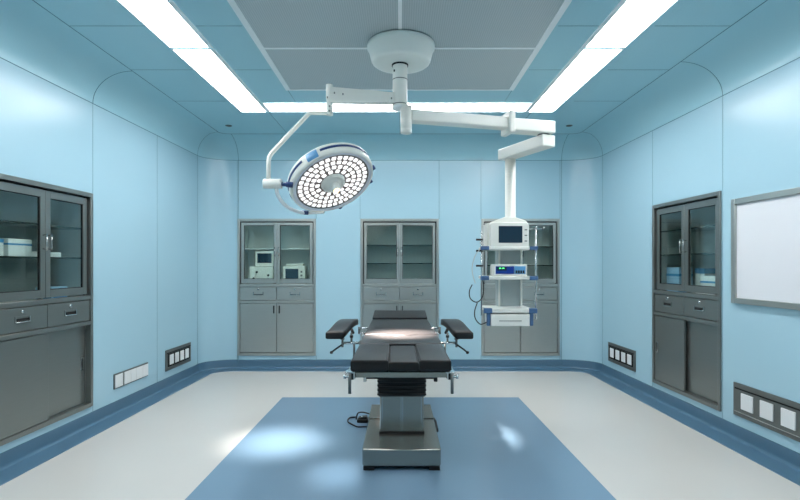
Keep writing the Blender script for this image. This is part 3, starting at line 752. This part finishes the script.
# the lamp's table beam, and two spots added for floor light pools
def beam(target, power, size, blend, col, off=(0, 0), soft=.06):
    l = bpy.data.lights.new('lamp_or_added_spot', 'SPOT'); l.energy = power; l.spot_size = R(size); l.spot_blend = blend; l.color = col; l.shadow_soft_size = soft
    o = bpy.data.objects.new('lamp_or_added_spot', l); C.objects.link(o); o.parent = LP
    pos = e3 * .13 + e1 * off[0] + e2 * off[1]
    o.location = pos; d_ = Vector(target) - (HC + pos)
    o.rotation_euler = d_.to_track_quat('-Z', 'Y').to_euler()
beam((-.01, 3.60, .79), 1700, 30, 1, (1, .88, .80))
beam((-.88, 3.64, 0), 215, 27, 1, (1, .93, .87), (-.15, -.05), .16)  # added spot for the light pool on the floor, left of the table
beam((-.36, 3.08, 0), 75, 17, 1, (.97, .98, 1), (.1, -.1), .1)  # second added spot, a weaker floor pool nearer the front

# ------------------------------------------------------------------ equipment pendant
PO = Vector((.885, 4.25, .797))
PD = empty('equipment_pendant', PO, 0, 'white ceiling pendant with shelves and drawer hanging from a jointed arm', 'medical pendant')
def rp(x, y, z): return Vector((x, y, z)) - PO
# first joint under the pole, first arm
MB().lathe([(0, 0), (.04, 0), (.04, -.155), (.037, -.16), (.04, -.163), (.04, -.185), (.034, -.19), (0, -.19)], rp(.043, PY - .03, 2.395), M['white'], 32).build('pivot', parent=PD)
def beam_box(a_, b_, hw, z0, z1, z0b=None, z1b=None):
    """box beam between plan points a and b"""
    a_ = Vector((a_[0], a_[1], 0)); b_ = Vector((b_[0], b_[1], 0)); t = (b_ - a_).normalized(); n_ = Vector((-t.y, t.x, 0)) * hw
    z0b = z0 if z0b is None else z0b; z1b = z1 if z1b is None else z1b
    mb = MB(); bm = mb.bm; mi = mb.mi(M['white'])
    vs = [bm.verts.new(p - PO) for p in (a_ - n_ + Vector((0,0,z0)), b_ - n_ + Vector((0,0,z0b)), b_ + n_ + Vector((0,0,z0b)), a_ + n_ + Vector((0,0,z0)),
                                         a_ - n_ + Vector((0,0,z1)), b_ - n_ + Vector((0,0,z1b)), b_ + n_ + Vector((0,0,z1b)), a_ + n_ + Vector((0,0,z1)))]
    for q in [(0,3,2,1),(4,5,6,7),(0,1,5,4),(1,2,6,5),(2,3,7,6),(3,0,4,7)]: bm.faces.new([vs[k] for k in q]).material_index = mi
    return mb
beam_box((.07, 3.55), (.80, 3.74), .05, 2.302, 2.382).build('first_arm', parent=PD, bevel=.008)
beam_box((.79, 3.737), (1.162, 3.835), .062, 2.283, 2.375).build('first_arm_end', parent=PD, bevel=.010)
d1 = Vector((.80, 3.74, 0)); tt = Vector((.435, .113, 0)).normalized(); nn = Vector((-tt.y, tt.x, 0))
cf = beam_box((.785, 3.736), (.832, 3.748), .082, 2.262, 2.425); cf.build('arm_bracket', parent=PD, bevel=.012)
MB().lathe([(0, 0), (.045, 0), (.045, -.03), (0, -.03)], rp(1.10, 3.83, 2.289), M['plate'], 28).build('knuckle', parent=PD)
beam_box((1.13, 3.79), (.895, 4.32), .062, 2.185, 2.277).build('second_arm', parent=PD, bevel=.010)
MB().lathe([(0, 0), (.045, 0), (.045, -.50), (.06, -.515), (.10, -.53), (0, -.53)], rp(.938, 4.25, 2.19), M['white'], 36).build('drop_column', parent=PD)
# cap housing, spine
cp = MB().prism([(-.165, 0), (.175, 0), (.175, .19), (.15, .215), (.06, .245), (-.02, .245), (-.165, .19)], -.02, .17, M['white'], .006, axis='y')
cp.build('head_housing', parent=PD, loc=rp(.88, 4.12, 1.436))
sp = MB(); sp.box(-.10, .10, .0, .13, 0, .62, M['spine'], .004); sp.box(-.065, .065, -.006, .0, 0, .62, M['spine']); sp.box(-.1, -.085, -.012, 0, 0, .62, M['white']); sp.box(.085, .1, -.012, 0, 0, .62, M['white'])
sp.box(.108, .10, .03, .05, .2, .24, M['dark'])
sp.build('spine', parent=PD, loc=rp(.925, 4.20, .86))
def shelf(z0, z1, x0, x1):
    o = MB().box(x0 - .0, x1, 3.99, 4.30, z0, z1, M['white'], .006)
    bmesh.ops.translate(o.bm, verts=o.bm.verts[:], vec=-PO)
    so = o.build('shelf', parent=PD)
    for xa, xb in ((x0 - .03, x0 + .035), (x1 - .035, x1 + .03)):
        q = MB().box(xa, xb, 3.98, 4.02, z0 - .003, z1 + .003, M['blue'], .004); bmesh.ops.translate(q.bm, verts=q.bm.verts[:], vec=-PO)
        q.build('corner_grip', parent=so)
    return so
shelf(1.408, 1.434, .675, 1.07); shelf(1.168, 1.196, .675, 1.07); shelf(.903, .938, .70, 1.065)
dr = MB().box(.725, 1.035, 3.985, 4.28, .797, .893, M['white'], .006); bmesh.ops.translate(dr.bm, verts=dr.bm.verts[:], vec=-PO)
do = dr.build('drawer', parent=PD)
q = MB().box(.79, .97, 3.982, 3.986, .838, .843, M['plate']); bmesh.ops.translate(q.bm, verts=q.bm.verts[:], vec=-PO); q.build('drawer_slot', parent=do)
for xa, xb in ((.695, .722), (1.038, 1.065)):
    q = MB().box(xa, xb, 3.99, 4.03, .80, .905, M['blue'], .004); bmesh.ops.translate(q.bm, verts=q.bm.verts[:], vec=-PO); q.build('corner_post', parent=PD)
# side poles
q = MB(); q.tube([rp(1.092, 4.02, 1.60), rp(1.092, 4.02, .85)], .008, M['chrome'], 10)
q.tube([rp(1.03, 4.02, 1.575), rp(1.15, 4.02, 1.575)], .005, M['chrome'], 8)
for x in (1.03, 1.15): q.tube([rp(x, 4.02, 1.575), rp(x + (.01 if x > 1.1 else -.01), 4.02, 1.59)], .005, M['chrome'], 8)
q.tube([rp(1.092, 3.96, 1.59), rp(1.092, 4.08, 1.59)], .005, M['chrome'], 8)
q.build('drip_pole', parent=PD)
q = MB(); q.tube([rp(.655, 4.02, 1.56), rp(.655, 4.02, .88)], .006, M['chrome'], 10)
for z in (1.49, 1.40, 1.28): q.tube([rp(.61, 4.01, z), rp(.665, 4.01, z)], .008, M['dark'], 8)
q.tube([rp(.64, 4.0, 1.47), rp(.665, 4.0, 1.45), rp(.66, 4.0, 1.40)], .006, M['wcable'], 8)
q.build('tube_holder', parent=PD)
# patient monitor in the cap bay, on the top shelf
e = empty('patient_monitor', (.88, 4.06, 1.434), 0, 'white patient monitor with dark screen on the top shelf of the pendant', 'monitor')
MB().prism([(-.155, 0), (.155, 0), (.155, .17), (.14, .195), (-.14, .195), (-.155, .18)], -.055, .035, M['white'], .006, axis='y').build('body', parent=e)
MB().box(-.09, .10, -.060, -.052, .03, .165, M['screen'], .003).build('screen', parent=e)
for k in range(3): MB().box(.118, .138, -.060, -.052, .04 + .045 * k, .048 + .045 * k, M['plate']).build('button', parent=e)
# anaesthesia device on second shelf
e = empty('infusion_monitor', (.885, 4.06, 1.196), 0, 'low white device with blue display and keys on the second pendant shelf', 'monitor')
MB().box(-.135, .135, -.05, .10, 0, .095, M['white'], .008).build('body', parent=e)
MB().box(-.118, .03, -.054, -.048, .018, .080, M['screen_b'], .002).build('screen', parent=e)
MB().box(-.11, -.03, -.0555, -.0535, .045, .075, M['screen'], 0).build('readout_window', parent=e)
q = MB(); q.box(-.09, -.075, -.057, -.055, .06, .068, M['green']); q.box(-.065, -.05, -.057, -.055, .06, .068, M['green']); q.build('readout', parent=e)
MB().box(.032, .122, -.054, -.048, .018, .080, M['sky'], .002).build('key_panel', parent=e)
for k in range(4): MB().box(.042 + .019 * k, .054 + .019 * k, -.057, -.053, .024, .046, M['dark']).build('key', parent=e)
# hanging leads
def lead(name, pts, r_, m_, label):
    return tag(MB().tube(smooth_path(pts), r_, m_, 8).build(name), label, 'cable', 'leads hanging beside the pendant')
lead('monitor_lead', [(.65, 4.0, 1.42), (.60, 3.99, 1.36), (.575, 3.99, 1.25), (.60, 3.99, 1.14)], .0035, M['wcable'], 'pale lead hanging from the top pendant shelf down its left side')
lead('monitor_lead', [(.655, 3.99, 1.185), (.665, 3.98, 1.12), (.655, 3.98, 1.03), (.61, 3.98, .99), (.56, 3.98, 1.02), (.553, 3.98, 1.08), (.575, 3.98, 1.13)], .0045, M['cable'], 'black lead hanging in an open loop below the second pendant shelf')
lead('monitor_lead', [(.615, 3.98, .985), (.595, 3.98, .92), (.60, 3.98, .86), (.64, 3.98, .815), (.69, 3.985, .83)], .0045, M['cable'], 'black lead curving under the left side of the pendant drawer')
